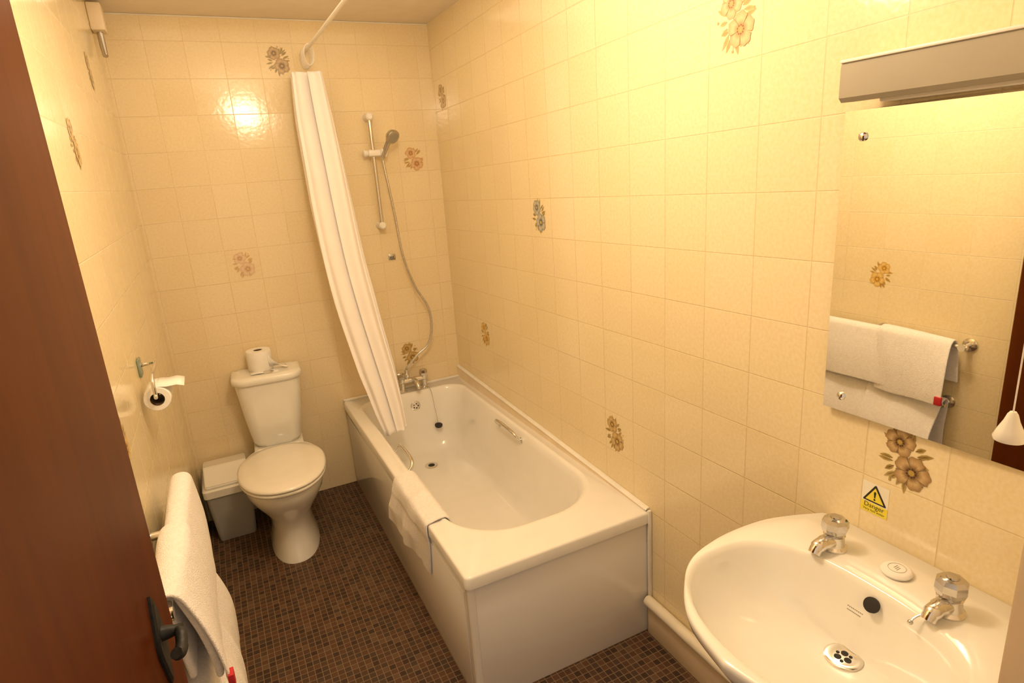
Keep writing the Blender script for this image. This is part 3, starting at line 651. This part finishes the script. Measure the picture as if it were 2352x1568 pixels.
bm = nb(); poly(bm,[(-.025,-.0095),(.025,-.0095),(.0262,-.0075),(.0015,.0325),(-.0015,.0325),(-.0262,-.0075)],.0007); obj('triangle_border',bm,M['black'],sg)
bm = nb(); poly(bm,[(-.0205,-.006),(.0205,-.006),(0,.027)],.0011); obj('triangle',bm,M['yellow'],sg)
bm = nb(); poly(bm,[(-.0012,.003),(.0012,.003),(.0025,.016),(0,.019),(-.0025,.016)],.0015); poly(bm,[(.0022*math.cos(2*PI*i/12),-.001+.0022*math.sin(2*PI*i/12)) for i in range(12)],.0015); obj('exclamation_mark',bm,M['black'],sg)
for body,size,v in (('Danger',.0155,-.0185),('Very hot water',.0080,-.0295)):
    me = textmesh(body,size)
    me.transform(Matrix(((0,0,-1,-.0012),(-1,0,0,sy),(0,1,0,sz+v),(0,0,0,1))))
    finish('lettering',me,M['black'],sg,angle=0)
cx_,cy_,cz_ = CAM+.00048*(R@np.array([2322-1176,980-784,F]))
cdn = thing('pull_cord','white light pull cord with acorn toggle beside the mirror','pull cord',(cx_,cy_,cz_))
bm = nb(); sweep(bm,[(cx_,cy_,cz_+.013),(cx_,cy_,ZC-.02)],.0009,8); obj('cord',bm,M['whitepl'],cdn)
bm = nb(); lathe(bm,[(.003,.018),(.005,.015),(.0075,.007),(.012,-.003),(.0155,-.012),(.0145,-.0155),(.007,-.0165)][::-1],(cx_,cy_,cz_),n=28); obj('toggle',bm,M['seatpl'],cdn)
bm = nb(); lathe(bm,[(.040,0),(.040,-.012),(.030,-.022),(.006,-.024)],(cx_,cy_,ZC),n=28); obj('ceiling_switch',bm,M['whitepl'],cdn)
# ------------------------------------------------------------------ door
dA, dB = Vector((-1.4215,-2.995,0)), Vector((-1.3757,-2.23,0))
dd = (dB-dA).normalized(); dn = Vector((dd.y,-dd.x,0))
bm = nb()
foot = [dA, dB, dB-dn*.04, dA-dn*.04]
loft(bm,[[(q.x,q.y,z) for q in foot] for z in (.008,2.02)]); bmesh.ops.bevel(bm,geom=list(bm.edges),offset=.002,segments=1,affect='EDGES')
door = struct('door_1',bm,M['wood'])
def dp(s, o, z): 
    q = dB-dd*s+dn*o; return Vector((q.x,q.y,z))
out=[]
for k in range(40):
    a=2*PI*k/40; w=.018+.004*math.cos(2*a)+.003*math.cos(6*a); out.append((w*math.cos(a), .074*math.sin(a)+.006*math.sin(5*a)))
HZ, HS = 1.015, .108
bm = nb(); loft(bm,[[dp(HS+u*s,o,HZ+v*s) for u,v in out] for s,o in ((1,0),(1,.004),(.9,.007))]); 
hdl = obj('door_handle',bm,M['iron'],door,angle=35)
bm = nb(); lathe(bm,[(.012,0),(.010,.012),(.008,.02),(.008,.031)],dp(HS,.005,HZ+.012),dn,n=20); sweep(bm,smooth_path([dp(HS,.029,HZ+.012),dp(HS+.014,.034,HZ+.012),dp(HS+.034,.035,HZ+.004),dp(HS+.050,.033,HZ+.005),dp(HS+.056,.031,HZ+.012)],6),[.0075]*6+[.0085]*6+[.0092]*6+[.0085]*7,14)
obj('lever',bm,M['iron'],hdl)
# ------------------------------------------------------------------ lights
def lamp(name, typ, loc, energy, col, **kw):
    l = bpy.data.lights.new(name,typ); l.energy=energy; l.color=col
    for k,v in kw.items(): setattr(l,k,v)
    o = bpy.data.objects.new(name,l); o.location=loc; COL.objects.link(o); return o
lamp('ceiling_lamp','POINT',(-.78,-1.98,2.21),30,(1,.78,.515),shadow_soft_size=.11)
lamp('ceiling_fill','AREA',(-.80,-1.10,2.40),5.5,(1,.78,.515),shape='RECTANGLE',size=1.1,size_y=1.8)  # broad fill added under the ceiling to brighten the far end, no fitting there
w = bpy.data.worlds.new('world'); sc.world=w; w.use_nodes=True
w.node_tree.nodes['Background'].inputs[0].default_value=(1,.775,.55,1); w.node_tree.nodes['Background'].inputs[1].default_value=.8
